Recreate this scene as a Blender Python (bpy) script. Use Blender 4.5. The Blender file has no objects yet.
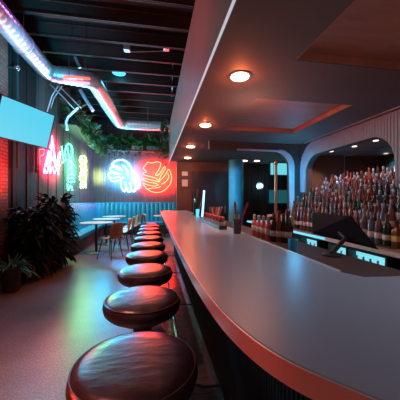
import bpy, math, random
from mathutils import Vector, Matrix
R = math.radians
col = bpy.context.scene.collection
rnd = random.Random(7)

# ------------------------------------------------------------------ materials
def mat(name, c, rough=.5, metal=0., var=0., scale=20., bump=0., spec=.5, coat=0., trans=0., stretch=None, detail=4.):
    m = bpy.data.materials.new(name); m.use_nodes = True
    nt = m.node_tree; b = nt.nodes['Principled BSDF']
    b.inputs['Base Color'].default_value = (*c, 1); b.inputs['Roughness'].default_value = rough
    b.inputs['Metallic'].default_value = metal; b.inputs['Specular IOR Level'].default_value = spec
    b.inputs['Coat Weight'].default_value = coat; b.inputs['Coat Roughness'].default_value = .1
    b.inputs['Transmission Weight'].default_value = trans
    if var or bump:
        tc = nt.nodes.new('ShaderNodeTexCoord'); mp = nt.nodes.new('ShaderNodeMapping')
        nt.links.new(tc.outputs['Object'], mp.inputs[0])
        if stretch: mp.inputs['Scale'].default_value = stretch
        nz = nt.nodes.new('ShaderNodeTexNoise'); nz.inputs['Scale'].default_value = scale; nz.inputs['Detail'].default_value = detail
        nt.links.new(mp.outputs[0], nz.inputs['Vector'])
        if var:
            r = nt.nodes.new('ShaderNodeValToRGB')
            r.color_ramp.elements[0].position = .3; r.color_ramp.elements[1].position = .7
            r.color_ramp.elements[0].color = (*[x*(1-var) for x in c], 1)
            r.color_ramp.elements[1].color = (*[min(1, x*(1+var)) for x in c], 1)
            nt.links.new(nz.outputs['Fac'], r.inputs[0]); nt.links.new(r.outputs[0], b.inputs['Base Color'])
        if bump:
            bp = nt.nodes.new('ShaderNodeBump'); bp.inputs['Strength'].default_value = bump; bp.inputs['Distance'].default_value = .01
            nt.links.new(nz.outputs['Fac'], bp.inputs['Height']); nt.links.new(bp.outputs[0], b.inputs['Normal'])
    return m

def emit(name, c, s):
    m = bpy.data.materials.new(name); m.use_nodes = True
    b = m.node_tree.nodes['Principled BSDF']
    b.inputs['Base Color'].default_value = (*[x*.5 for x in c], 1)
    b.inputs['Emission Color'].default_value = (*c, 1); b.inputs['Emission Strength'].default_value = s
    return m

def brick_mat(name, c1, c2, mortar, scale):
    m = bpy.data.materials.new(name); m.use_nodes = True
    nt = m.node_tree; b = nt.nodes['Principled BSDF']; b.inputs['Roughness'].default_value = .85
    tc = nt.nodes.new('ShaderNodeTexCoord'); sp = nt.nodes.new('ShaderNodeSeparateXYZ'); cb = nt.nodes.new('ShaderNodeCombineXYZ')
    nt.links.new(tc.outputs['Object'], sp.inputs[0])
    nt.links.new(sp.outputs['Y'], cb.inputs['X']); nt.links.new(sp.outputs['Z'], cb.inputs['Y'])
    br = nt.nodes.new('ShaderNodeTexBrick'); br.inputs['Scale'].default_value = scale
    br.inputs['Color1'].default_value = (*c1, 1); br.inputs['Color2'].default_value = (*c2, 1); br.inputs['Mortar'].default_value = (*mortar, 1)
    br.inputs['Mortar Size'].default_value = .03
    nt.links.new(cb.outputs[0], br.inputs['Vector']); nt.links.new(br.outputs['Color'], b.inputs['Base Color'])
    bp = nt.nodes.new('ShaderNodeBump'); bp.inputs['Strength'].default_value = .6; bp.inputs['Distance'].default_value = .01; bp.invert = True
    nt.links.new(br.outputs['Fac'], bp.inputs['Height']); nt.links.new(bp.outputs[0], b.inputs['Normal'])
    return m

def floor_mat():
    m = mat('polished speckled concrete', (.30, .235, .22), .36, spec=.8)
    nt = m.node_tree; b = nt.nodes['Principled BSDF']
    tc = nt.nodes.new('ShaderNodeTexCoord')
    n1 = nt.nodes.new('ShaderNodeTexNoise'); n1.inputs['Scale'].default_value = 1.6; n1.inputs['Detail'].default_value = 6
    n2 = nt.nodes.new('ShaderNodeTexNoise'); n2.inputs['Scale'].default_value = 75; n2.inputs['Detail'].default_value = 3
    for n in (n1, n2): nt.links.new(tc.outputs['Object'], n.inputs['Vector'])
    r1 = nt.nodes.new('ShaderNodeValToRGB'); r1.color_ramp.elements[0].color = (.17, .125, .115, 1); r1.color_ramp.elements[1].color = (.29, .215, .20, 1)
    r1.color_ramp.elements[0].position = .35; r1.color_ramp.elements[1].position = .65
    nt.links.new(n1.outputs['Fac'], r1.inputs[0])
    r2 = nt.nodes.new('ShaderNodeValToRGB'); r2.color_ramp.elements[0].color = (.55, .55, .55, 1); r2.color_ramp.elements[1].color = (1.25, 1.25, 1.25, 1)
    r2.color_ramp.elements[0].position = .36; r2.color_ramp.elements[1].position = .62
    nt.links.new(n2.outputs['Fac'], r2.inputs[0])
    mx = nt.nodes.new('ShaderNodeMix'); mx.data_type = 'RGBA'; mx.blend_type = 'MULTIPLY'; mx.inputs[0].default_value = 1
    nt.links.new(r1.outputs[0], mx.inputs[6]); nt.links.new(r2.outputs[0], mx.inputs[7]); nt.links.new(mx.outputs[2], b.inputs['Base Color'])
    mr = nt.nodes.new('ShaderNodeMapRange'); mr.inputs[3].default_value = .27; mr.inputs[4].default_value = .36
    nt.links.new(n1.outputs['Fac'], mr.inputs[0]); nt.links.new(mr.outputs[0], b.inputs['Roughness'])
    bp = nt.nodes.new('ShaderNodeBump'); bp.inputs['Strength'].default_value = .12; bp.inputs['Distance'].default_value = .01
    nt.links.new(n2.outputs['Fac'], bp.inputs['Height']); nt.links.new(bp.outputs[0], b.inputs['Normal'])
    return m

M = dict(
    floor=floor_mat(),
    plank=mat('dark plank', (.10, .07, .065), .22, var=.3, scale=6, stretch=(2, 12, 1), spec=.6),
    dark=mat('dark painted', (.05, .038, .034), .7, var=.15, scale=5),
    dark2=mat('dark brown panelling', (.02, .014, .012), .8, spec=.15, var=.25, scale=3, stretch=(8, 8, .4)),
    soffit=mat('soffit paint', (.15, .105, .092), .75, var=.08, scale=2),
    coffer=mat('coffer wood', (.42, .20, .145), .6, var=.15, scale=3, stretch=(1, 6, 1)),
    joist=mat('joist steel', (.042, .026, .021), .6, var=.1),
    fascia=mat('fascia paint', (.22, .15, .14), .42, var=.08, scale=3),
    neonleft=mat('boards lightened for neon glow', (.10, .065, .06), .85, var=.3, scale=4, stretch=(9, 9, .3), spec=.1),
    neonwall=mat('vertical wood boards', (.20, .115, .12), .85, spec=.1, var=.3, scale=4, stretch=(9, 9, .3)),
    brick=brick_mat('brick', (.42, .08, .045), (.26, .05, .03), (.06, .05, .05), 4.2),
    warmwall=mat('warm brown plaster', (.14, .085, .055), .7, var=.1, scale=3),
    rib=mat('ribbed pale panel', (.34, .34, .38), .5, var=.06, scale=8),
    black=mat('black metal', (.035, .032, .032), .4, var=.1, scale=30),
    bartop=mat('grey bar top', (.25, .30, .36), .30, var=.05, scale=3, spec=.55),
    edge=mat('metal bar edge', (.62, .50, .48), .30, .35, var=.03, scale=10),
    chrome=mat('chrome', (.75, .75, .78), .15, 1.),
    duct=mat('galvanised duct', (.80, .82, .88), .33, .75, var=.08, scale=14),
    leather=mat('brown leather', (.065, .032, .036), .30, var=.3, scale=9, bump=.3, stretch=(1, 3, 1), spec=1.0, detail=8),
    leather2=mat('leather piping', (.10, .04, .03), .3, spec=.6, var=.1),
    banq=mat('teal upholstery', (.008, .25, .37), .33, var=.1, scale=6, spec=.5),
    chairsh=mat('tan chair shell', (.38, .19, .12), .4, var=.1, scale=6),
    chairwh=mat('cream chair shell', (.62, .55, .50), .4, var=.05, scale=6),
    tablet=mat('pale table top', (.62, .52, .48), .3, var=.06, scale=8),
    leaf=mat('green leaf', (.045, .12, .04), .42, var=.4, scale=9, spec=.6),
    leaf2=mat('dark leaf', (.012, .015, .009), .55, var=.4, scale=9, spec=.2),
    pot=mat('dark clay pot', (.025, .02, .018), .7, var=.2, scale=12),
    crate=mat('pale planter', (.30, .27, .23), .6, var=.15, scale=14),
    mirror=mat('aged mirror', (.62, .55, .52), .06, 1.),
    red=mat('red plastic', (.65, .06, .05), .35, var=.05),
    white=mat('white paper', (.75, .72, .70), .6, var=.05),
    steel=mat('brushed steel', (.55, .55, .57), .35, .9, var=.05, scale=40),
    copper=mat('copper tube', (.75, .42, .32), .3, .8, var=.05),
    pink=mat('pink tray plastic', (.75, .32, .38), .35, var=.05),
    blueplastic=mat('blue plastic', (.05, .38, .55), .35, var=.05),
    column=mat('column paint', (.06, .34, .44), .55, var=.05, scale=4),
    screenoff=mat('dark screen glass', (.018, .016, .016), .6, spec=.2, var=.05),
    counter=mat('counter top', (.40, .38, .38), .3, var=.06, scale=8),
    glassclear=mat('clear bottle glass', (.26, .17, .19), .08, trans=.35, var=.08),
    glassgreen=mat('green bottle glass', (.025, .06, .035), .1, trans=.2, var=.1),
    glassamber=mat('amber bottle glass', (.26, .08, .02), .1, trans=.2, var=.1),
    glassdark=mat('dark bottle glass', (.04, .02, .022), .1, var=.1),
    glassred=mat('red bottle glass', (.25, .035, .04), .1, trans=.15, var=.1),
    glassblue=mat('pale blue bottle glass', (.13, .24, .34), .1, trans=.3, var=.1),
    lab_w=mat('cream paper label', (.80, .70, .66), .7, var=.08, scale=60),
    lab_r=mat('red paper label', (.55, .12, .12), .7, var=.08, scale=60),
    mixer=mat('rosy mixer bottle', (.55, .12, .11), .15, var=.08),
    capred=mat('dark red cap', (.22, .03, .03), .4, var=.1),
    lab_k=mat('dark paper label', (.10, .08, .10), .6, var=.08, scale=60),
    lab_y=mat('yellow paper label', (.65, .42, .15), .7, var=.08, scale=60),
    e_tv=emit('tv picture', (.07, .62, .84), 1.0),
    e_blue=emit('blue neon', (.10, .55, 1.0), 45),
    e_red=emit('red neon', (1.0, .030, .012), 40),
    e_pink=emit('pink neon', (1.0, .07, .26), 34),
    e_pinkred=emit('rose neon', (1.0, .08, .12), 3),
    e_green=emit('green neon', (.04, 1.0, .50), 20),
    e_yellow=emit('pale yellow neon', (.62, 1.0, .25), 18),
    e_down=emit('downlight lens', (1.0, .62, .42), 14),
    e_downw=emit('small downlight lens', (1.0, .75, .6), 2.2),
    e_strip=emit('pale fascia edge glow', (.62, .64, .74), .75),
    e_led=emit('cyan led strip', (.15, .65, .85), 1.2),
    e_cool=emit('cooler light panel', (.22, .72, .85), 1.0),
    e_screen=emit('turquoise screen', (.14, .68, .78), 1.0),
    e_screen2=emit('dim teal screen', (.02, .20, .23), .4),
    e_tap=emit('blue tap light', (.28, .55, 1.0), 3),
    e_bulb=emit('pale wall globe', (.55, .85, 1.0), 5),
    e_redbar=emit('red glow bar', (1.0, .12, .06), 1.6),
    e_pinkbar=emit('pink glow bar', (1.0, .45, .62), 1.2),
    e_cyan=emit('cyan glow', (.10, .70, .85), 1.2),
)

# ------------------------------------------------------------------ mesh builder
class MB:
    def __init__(s): s.v = []; s.f = []
    def add(s, vs, fs):
        n = len(s.v); s.v += [tuple(v) for v in vs]; s.f += [tuple(i+n for i in f) for f in fs]; return s
    def box(s, x0, x1, y0, y1, z0, z1):
        vs = [(x, y, z) for z in (z0, z1) for y in (y0, y1) for x in (x0, x1)]
        return s.add(vs, [(0, 2, 3, 1), (4, 5, 7, 6), (0, 1, 5, 4), (2, 6, 7, 3), (0, 4, 6, 2), (1, 3, 7, 5)])
    def hexa(s, b, t):
        return s.add(list(b)+list(t), [(3, 2, 1, 0), (4, 5, 6, 7), (0, 1, 5, 4), (1, 2, 6, 5), (2, 3, 7, 6), (3, 0, 4, 7)])
    def tube(s, pts, r, n=10, closed=False):
        pts = [Vector(p) for p in pts]; rs = r if isinstance(r, (list, tuple)) else [r]*len(pts)
        L = len(pts); vs = []; fs = []
        up = None
        for i, p in enumerate(pts):
            if closed: t = pts[(i+1) % L]-pts[i-1]
            else: t = pts[min(i+1, L-1)]-pts[max(i-1, 0)]
            t.normalize()
            if up is None:
                up = Vector((0, 0, 1)) if abs(t.z) < .9 else Vector((1, 0, 0))
            a = t.cross(up)
            if a.length < 1e-4: a = t.cross(Vector((0, 1, 0)))
            a.normalize(); b = t.cross(a).normalized(); up = -b
            for k in range(n):
                th = 2*math.pi*k/n; vs.append(p+(a*math.cos(th)+b*math.sin(th))*rs[i])
        m = L if closed else L-1
        for i in range(m):
            for k in range(n):
                j = (i+1) % L
                fs.append((i*n+k, i*n+(k+1) % n, j*n+(k+1) % n, j*n+k))
        if not closed:
            fs.append(tuple(range(n-1, -1, -1))); fs.append(tuple((L-1)*n+k for k in range(n)))
        return s.add(vs, fs)
    def lathe(s, prof, c=(0, 0, 0), n=24, sq=False):
        vs = []; fs = []
        for (r, z) in prof:
            for k in range(n):
                th = 2*math.pi*k/n
                q = 1
                if sq: q = 1/max(abs(math.cos(th)), abs(math.sin(th)))**.75
                vs.append((c[0]+r*q*math.cos(th), c[1]+r*q*math.sin(th), c[2]+z))
        for i in range(len(prof)-1):
            for k in range(n):
                fs.append((i*n+k, i*n+(k+1) % n, (i+1)*n+(k+1) % n, (i+1)*n+k))
        fs.append(tuple(range(n-1, -1, -1))); fs.append(tuple((len(prof)-1)*n+k for k in range(n)))
        return s.add(vs, fs)
    def ball(s, c, r, n=12):
        return s.lathe([(max(.02*r, r*math.sin(math.pi*i/8)), -r*math.cos(math.pi*i/8)) for i in range(9)], c, n)
    def prism(s, poly, z0, z1):
        n = len(poly)
        vs = [(x, y, z0) for x, y in poly]+[(x, y, z1) for x, y in poly]
        return s.add(vs, [tuple(range(n-1, -1, -1)), tuple(range(n, 2*n))]+[(i, (i+1) % n, n+(i+1) % n, n+i) for i in range(n)])
    def leaf(s, base, d, L, w, fold=.25, droop=.3):
        d = Vector(d).normalized(); sd = d.cross(Vector((0, 0, 1)))
        if sd.length < .05: sd = Vector((1, 0, 0))
        sd.normalize(); upv = sd.cross(d)
        b = Vector(base); dr = Vector((0, 0, -droop*L))
        m1 = b+d*L*.35+dr*.12; m2 = b+d*L*.72+dr*.5; tip = b+d*L+dr
        vs = [b, m1, m2, tip, m1+sd*w*.5+upv*w*fold, m2+sd*w*.4+upv*w*fold, m1-sd*w*.5+upv*w*fold, m2-sd*w*.4+upv*w*fold]
        return s.add(vs, [(0, 1, 4), (1, 2, 5, 4), (2, 3, 5), (0, 6, 1), (1, 6, 7, 2), (2, 7, 3)])
    def build(s, name, m, parent=None, smooth=False, bevel=0, seg=2, loc=None):
        me = bpy.data.meshes.new(name); me.from_pydata(s.v, [], s.f); me.validate(); me.materials.append(m if not isinstance(m, str) else M[m])
        me.update()
        if smooth:
            for p in me.polygons: p.use_smooth = True
            try: me.set_sharp_from_angle(angle=R(38))
            except Exception: pass
        o = bpy.data.objects.new(name, me); col.objects.link(o)
        if parent: o.parent = parent
        if loc: o.location = loc
        if bevel:
            b = o.modifiers.new('Bevel', 'BEVEL'); b.width = bevel; b.segments = seg; b.limit_method = 'ANGLE'
        return o

def struct(o, label=None):
    o['kind'] = 'structure'
    if label: o['label'] = label
    return o
def tag(o, label, cat, group=None, kind=None):
    o['label'] = label; o['category'] = cat
    if group: o['group'] = group
    if kind: o['kind'] = kind
    return o
def thing(name, label, cat, loc=(0, 0, 0), rz=0, group=None):
    o = bpy.data.objects.new(name, None); o.empty_display_size = .05; col.objects.link(o)
    o.location = loc; o.rotation_euler = (0, 0, rz)
    return tag(o, label, cat, group)
def copy_tree(o, parent=None):
    c = o.copy(); col.objects.link(c)
    if parent: c.parent = parent
    for ch in [x for x in o.children]: copy_tree(ch, c)
    return c
def dup(o, loc, rz=None, label=None):
    c = copy_tree(o); c.location = loc
    if rz is not None: c.rotation_euler = (0, 0, rz)
    if label: c['label'] = label
    return c
def smooth_path(pts, n=6, closed=False):
    P = [Vector(p) for p in pts]; out = []; L = len(P)
    rng = range(L) if closed else range(L-1)
    for i in rng:
        p0 = P[i-1] if (i > 0 or closed) else P[0]; p1 = P[i]; p2 = P[(i+1) % L]; p3 = P[(i+2) % L] if (closed or i+2 < L) else P[-1]
        for k in range(n):
            t = k/n
            out.append(.5*((2*p1)+(-p0+p2)*t+(2*p0-5*p1+4*p2-p3)*t*t+(-p0+3*p1-3*p2+p3)*t**3))
    if not closed: out.append(P[-1])
    return out
def light(kind, name, loc, color, power, size=.1, target=None, **kw):
    l = bpy.data.lights.new(name, kind); l.color = color; l.energy = power
    if kind == 'AREA': l.size = size
    else: l.shadow_soft_size = size
    for k, v in kw.items(): setattr(l, k, v)
    o = bpy.data.objects.new(name, l); col.objects.link(o); o.location = loc
    if target: o.rotation_euler = (Vector(target)-Vector(loc)).to_track_quat('-Z', 'Y').to_euler()
    return o

EYE = 1.31; F = 260.; TH = math.atan(46/260)
def P(px, py, Y=None, X=None):   # a pixel of the photograph seen on the plane Y=... or X=...
    u = (px-200)/F; v = (200-py)/F
    dx = math.sin(TH)+u*math.cos(TH); dy = math.cos(TH)-u*math.sin(TH)
    k = (Y/dy) if Y is not None else X/dx
    return Vector((dx*k, dy*k, EYE+v*k))

# ------------------------------------------------------------------ setting
XL = -2.35; YB = 10.8; ZC = 4.6; HS = 2.35; XR = 2.70; YP = 4.45
struct(MB().box(-2.6, 5.4, -.8, 11, -.1, 0).build('floor', 'floor'))
b = MB()
y = .2
while y < 6.6:
    b.box(.10, .47, y, y+.148, .0, .008); y += .152
struct(b.build('floor', 'plank'))
struct(MB().box(-2.5, 1.1, -.8, 11, ZC, ZC+.1).build('ceiling', 'dark'))
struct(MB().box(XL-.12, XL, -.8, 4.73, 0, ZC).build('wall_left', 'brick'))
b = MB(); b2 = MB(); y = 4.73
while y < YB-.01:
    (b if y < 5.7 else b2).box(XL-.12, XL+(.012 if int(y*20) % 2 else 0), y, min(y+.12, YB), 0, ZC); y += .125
struct(b.build('wall_left', 'dark2')); struct(b2.build('wall_left', 'neonleft'))  # boards behind the left signs coloured lighter so neon light shows
b = MB(); x = XL
while x < 1.05:
    b.box(x, x+.117, YB, YB+.12, 0, ZC); x += .125
b.box(XL, 1.1, YB+.02, YB+.12, 0, ZC)
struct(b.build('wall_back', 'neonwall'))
struct(MB().box(.95, 1.05, 7.1, YB, 0, ZC).build('wall_right', 'warmwall'))
# far wall behind the bar
struct(MB().box(.60, 4.4, 7.0, 7.1, 0, ZC).build('wall_back', 'warmwall'))
b = MB(); x = 2.32
while x < 4.25:
    b.box(x, x+.09, 6.975, 7.0, 0, HS-.01); x += .1
struct(b.build('wall_back', 'dark2'))
struct(MB().box(4.3, 4.4, YP+.06, 7.0, 0, HS).build('wall_right', 'dark'))
d = struct(MB().box(1.04, 2.02, 6.96, 6.998, 0, 2.05).build('door_1', 'black', bevel=.005))
b = MB(); b.box(1.0, 1.04, 6.95, 6.999, 0, 2.09); b.box(2.02, 2.06, 6.95, 6.999, 0, 2.09); b.box(1.0, 2.06, 6.95, 6.999, 2.05, 2.09)
struct(b.build('trim_1', 'dark'))
b = MB().tube([(1.93, 6.93, .95), (1.93, 6.93, 1.15)], .01); b.build('door_handle', 'steel', d)

# soffit over the bar with two coffers
b = MB(); T = HS+.2
def sof(x0, x1, y0, y1): b.box(x0, x1, y0, y1, HS, T)
sof(.416, 1.03, -.8, 7.0); sof(2.15, XR+.1, -.8, YP); sof(1.03, 2.15, 1.78, 2.52); sof(1.03, 2.15, 3.75, YP); sof(1.03, 4.4, YP, 7.0); sof(1.03, 2.15, -.8, -.5)
struct(b.build('ceiling', 'soffit'))
b = MB(); b.box(1.03, 2.15, -.5, 1.78, HS+.06, HS+.1); b.box(1.03, 2.15, 2.52, 3.75, HS+.06, HS+.1)
for (y0, y1) in ((-.5, 1.78), (2.52, 3.75)):
    b.box(1.031, 1.045, y0, y1, HS+.005, HS+.06); b.box(2.135, 2.149, y0, y1, HS+.005, HS+.06)
    b.box(1.045, 2.135, y0+.001, y0+.015, HS+.005, HS+.06); b.box(1.045, 2.135, y1-.015, y1-.001, HS+.005, HS+.06)
struct(b.build('ceiling', 'coffer'))
struct(MB().box(.40, .416, -.8, 7.0, HS, 3.27).build('trim_2', 'fascia'))
struct(MB().box(.416, 1.1, -.8, 7.0, 3.2, 3.27).build('ceiling', 'dark'))
struct(MB().box(.402, .417, -.8, 6.95, HS-.009, HS-.001).build('trim_3', 'e_strip'))  # pale edge line glows in its material, though it is no lamp

# right wall with its long rounded opening, and the ribbed band around it
def arch(t, a, c, top, r):
    if t < a or t > c: return None
    if t < a+r: return top-r+math.sqrt(max(0, r*r-(a+r-t)**2))
    if t > c-r: return top-r+math.sqrt(max(0, r*r-(t-c+r)**2))
    return top
def slats(mb, t0, t1, n, inner, outer, low, depth, rib, axis):
    dt = (t1-t0)/n
    for i in range(n):
        a = t0+i*dt; c = a+dt
        mid = (a+c)/2
        za, zc = inner(a), inner(c)
        if za is None and zc is None: za = zc = low
        elif za is None: za = low if inner(mid) is None else inner(mid)*.0+low; 
        elif zc is None: zc = low
        oa, oc = outer(a), outer(c)
        if oa <= za+.002 and oc <= zc+.002: continue
        oa = max(oa, za+.001); oc = max(oc, zc+.001)
        d1 = depth[0]-(rib if i % 2 else 0); d0 = depth[1]
        if axis == 'Y':
            mb.hexa([(d1, a, za), (d0, a, za), (d0, c, zc), (d1, c, zc)], [(d1, a, oa), (d0, a, oa), (d0, c, oc), (d1, c, oc)])
        else:
            mb.hexa([(a, d1, za), (c, d1, zc), (c, d0, zc), (a, d0, za)], [(a, d1, oa), (c, d1, oc), (c, d0, oc), (a, d0, oa)])
inn = lambda t: arch(t, 2.50, 4.28, 2.09, .34)
def outr(t):
    e = 4.42; r = .42
    if t > e-r: return 2.31-r+math.sqrt(max(0, r*r-(t-e+r)**2))
    return 2.31
b = MB(); slats(b, 1.2, 4.42, 150, inn, outr, 1.45, (XR-.03, XR-.005), .006, 'Y')
struct(b.build('trim_4', 'rib'))
b = MB(); slats(b, .6, YP, 160, inn, lambda t: HS, 0.0, (XR-.005, XR+.10), 0, 'Y')
struct(b.build('wall_right', 'dark'))
struct(MB().box(XR-.036, XR-.004, 1.0, 4.3, HS-.018, HS-.002).build('trim_5', 'rib'))
# portal across the aisle behind the bar
inn2 = lambda t: arch(t, -3, 2.46, 2.19, .30)
def outr2(t):
    e = 2.55; r = .30
    if t > e-r: return 2.235-r+math.sqrt(max(0, r*r-(t-e+r)**2))
    return 2.222
b = MB(); slats(b, 1.45, 2.55, 64, inn2, outr2, 0.95, (YP-.03, YP-.002), .004, 'X')
struct(b.build('trim_6', 'rib'))
b = MB(); slats(b, .95, 2.80, 100, inn2, lambda t: HS, 0.0, (YP, YP+.06), 0, 'X')
struct(b.build('wall_middle', 'dark'))
# niche behind the opening
struct(MB().box(XR+.1, 3.62, YP, YP+.06, 0, HS).build('wall_far', 'warmwall'))
struct(MB().box(XR+.1, 3.7, 1.2, YP, 2.16, 2.2).build('ceiling', 'soffit'))
struct(MB().box(XR+.1, 3.62, 1.15, 1.2, 0, HS).build('wall_near', 'warmwall'))
struct(MB().box(3.60, 3.68, 1.2, YP, 0, 2.2).build('wall_right', 'dark'))
mr = thing('wall_mirror', 'large mirror behind the bottle tiers', 'mirror', (3.59, 2.85, 1.0))
MB().box(-.008, .008, -1.6, 1.55, .0, 1.14).build('mirror_glass', 'mirror', mr)
b = MB(); b.box(-.015, .008, -1.62, 1.57, -.03, 0); b.box(-.015, .008, -1.62, 1.57, 1.14, 1.158); b.box(-.015, .008, 1.55, 1.57, 0, 1.14); b.box(-.015, .008, -1.62, -1.6, 0, 1.14)
b.build('frame', 'warmwall', mr)

# joists of the open ceiling
k = 7
yy = 3.4
while yy < 10.4:
    b = MB(); b.box(XL, .95 if yy > 7.1 else .95, yy-.03, yy+.03, ZC-.10, ZC-.085); b.box(XL, .95, yy-.03, yy+.03, ZC-.32, ZC-.305); b.box(XL, .95, yy-.006, yy+.006, ZC-.32, ZC-.09)
    b.box(XL, .95, yy-.008, yy+.008, ZC-.1, ZC)
    struct(b.build('trim_%d' % k, 'joist')); k += 1; yy += .57
struct(MB().box(XL, XL+.02, 4.73, YB, 0, .14).build('baseboard_left', 'black'))

# ------------------------------------------------------------------ bar
outer = [(.24, 6.25), (.36, 6.40)]
inner_e = [(.74, 6.40), (.66, .79)]
left = [(.165, 6.1), (.15, 5.4), (.142, 4), (.139, 2.4), (.136, 1.4), (.138, 1.0), (.146, .75), (.163, .56), (.20, .42), (.262, .325), (.36, .22), (.52, .10), (.80, -.02), (1.3, -.12), (2.2, -.15)]
lp = [tuple(p[:2]) for p in smooth_path([(a, c, 0) for a, c in left], 6)]
poly = [(.78, 6.42), (.34, 6.42), (.24, 6.36), (.185, 6.25)]+lp+[(2.2, .76), (.80, .76), (.70, .77), (.665, .84)]
bar = thing('bar_counter', 'long grey-topped bar counter curving right in the foreground', 'bar', (0, 0, 0))
MB().prism(poly, 1.03, 1.05).build('countertop', 'bartop', bar, bevel=.003)
def offs(pts, d):
    out = []
    for i, p in enumerate(pts):
        a = Vector(pts[max(0, i-1)]); c = Vector(pts[min(len(pts)-1, i+1)]); t = (c-a).normalized()
        out.append((p[0]-t.y*-d*-1 if False else p[0]+(-t.y)*d*1, p[1]+t.x*d))
    return out
epath = [(.34, 6.42), (.24, 6.36), (.185, 6.25)]+lp
def band(path, d0, d1, z0, z1):
    m = MB()
    o0 = offs(path, d0); o1 = offs(path, d1); n = len(path)
    vs = []
    for i in range(n): vs += [(*o0[i], z0), (*o1[i], z0), (*o1[i], z1), (*o0[i], z1)]
    fs = []
    for i in range(n-1):
        for q in range(4): fs.append((i*4+q, i*4+(q+1) % 4, i*4+4+(q+1) % 4, i*4+4+q))
    fs += [(0, 1, 2, 3), tuple((n-1)*4+q for q in (3, 2, 1, 0))]
    return m.add(vs, fs)
# path runs toward the camera (-Y); its left side (+d) is +X, i.e. inside the bar
band(epath, -.003, .006, 1.010, 1.049).build('edge_band', 'edge', bar, smooth=True)
band(epath, .03, .06, .99, 1.03).build('subframe', 'black', bar)
pin = [(.664, .82), (.668, 1.0), (.78, 6.42)]
m = MB(); m.hexa([(.662, .84, 1.03), (.672, .84, 1.03), (.788, 6.42, 1.03), (.778, 6.42, 1.03)], [(.662, .84, 1.053), (.672, .84, 1.053), (.788, 6.42, 1.053), (.778, 6.42, 1.053)])
m.build('inner_edge_strip', 'edge', bar)
# slatted front, set back under the top
fr = offs(epath, .30)
m = MB(); acc = 0
fp = []
for i in range(len(fr)-1):
    a = Vector(fr[i]); c = Vector(fr[i+1]); L = (c-a).length; n = max(1, int(L/.007))
    for q in range(n): fp.append(a+(c-a)*q/n)
i = 0
while i+2 < len(fp):
    a, c = fp[i], fp[i+2]
    t = (c-a)
    if t.length > .002:
        t.normalize(); nn = Vector((t.y, -t.x))
        m.hexa([(*(a+nn*.008), .08), (*(c+nn*.008), .08), (*(c-nn*.01), .08), (*(a-nn*.01), .08)], [(*(a+nn*.008), 1.02), (*(c+nn*.008), 1.02), (*(c-nn*.01), 1.02), (*(a-nn*.01), 1.02)])
    i += 3
m.build('slatted_front', 'dark2', bar)
band(epath, .31, .33, 0.0, 1.03).build('body', 'black', bar)
band(epath, .285, .31, 0.0, .09).build('kick_plate', 'black', bar)
# foot rail
rp = [p for p in offs(epath, .045) if p[1] < 6.0 and p[0] < 1.2]
rp = [rp[0]]+[p for p in rp[1:]]
rail = thing('foot_rail', 'thin metal foot rail running low along the bar front', 'rail', (0, 0, 0))
MB().tube([(x, y, .20) for x, y in rp], .012, 8).build('rail_tube', 'chrome', rail, smooth=True)
for yb in (1.6, 2.9, 4.2, 5.5):
    MB().tube([(.185, yb, .19), (.30, yb, .14), (.455, yb, .13)], .009, 8).build('bracket', 'chrome', rail, smooth=True)

# ledge behind the bar
lg = thing('underbar_ledge', 'dark ledge set lower behind the bar top', 'counter', (0, 0, 0))
MB().hexa([(.675, .80, .955), (1.12, .80, .955), (1.12, 6.2, .955), (.78, 6.2, .955)], [(.675, .80, .985), (1.12, .80, .985), (1.12, 6.2, .985), (.78, 6.2, .985)]).build('ledge_top', 'dark', lg)
MB().hexa([(.80, .82, 0), (1.10, .82, 0), (1.10, 6.2, 0), (.82, 6.2, 0)], [(.80, .82, .955), (1.10, .82, .955), (1.10, 6.2, .955), (.82, 6.2, .955)]).build('body', 'black', lg)

# ------------------------------------------------------------------ stools
st = thing('bar_stool', '', 'stool', (-.057, .77, 0), 0, 'round bar stools along the bar')
prof = [(.02, .690), (.155, .690), (.182, .697), (.200, .716), (.207, .742), (.203, .762), (.193, .776), (.170, .786), (.12, .791), (.06, .793), (.012, .794)]
MB().lathe(prof, n=56).build('seat', 'leather', st, smooth=True)
pr = MB().tube([(.1975*math.cos(a), .1975*math.sin(a), .772) for a in [2*math.pi*i/56 for i in range(56)]], .0035, 6, closed=True); pr.build('piping', 'leather2', st, smooth=True)
MB().lathe([(.02, .672), (.14, .672), (.145, .68), (.14, .692), (.02, .692)], n=40).build('seat_plate', 'black', st, smooth=True)
MB().lathe([(.05, .60), (.055, .64), (.055, .674), (.04, .676)], n=24).build('swivel', 'black', st, smooth=True)
MB().lathe([(.03, .02), (.03, .62), (.028, .62)], n=20).build('post', 'black', st, smooth=True)
MB().lathe([(.17, 0), (.17, .008), (.15, .016), (.05, .03), (.032, .045), (.03, .05)], n=40).build('base', 'black', st, smooth=True)
fr_ = MB().tube([(.12*math.cos(a), .12*math.sin(a), .25) for a in [2*math.pi*i/32 for i in range(32)]], .009, 8, closed=True)
fr_.tube([(.03, 0, .25), (.12, 0, .25)], .007, 6); fr_.tube([(-.03, 0, .25), (-.12, 0, .25)], .007, 6); fr_.build('foot_ring', 'black', st, smooth=True)
names = ['Nearest round leather bar stool, large in the foreground with a purple sheen', 'second round leather bar stool from the camera, turquoise and red sheen',
         'third round leather bar stool from the camera along the bar', 'fourth round leather bar stool from the camera along the bar',
         'fifth round leather bar stool from the camera along the bar', 'sixth round leather bar stool from the camera along the bar',
         'seventh round leather bar stool from the camera along the bar', 'eighth round leather bar stool, last but one before the banquette',
         'farthest round leather bar stool, beside the far end of the bar']
st['label'] = names[0]; st.location = (-.060, .885, 0)
for i in range(1, 9): dup(st, (-.060-.002*i, .885+.572*i, 0), .3*i, names[i])

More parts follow.
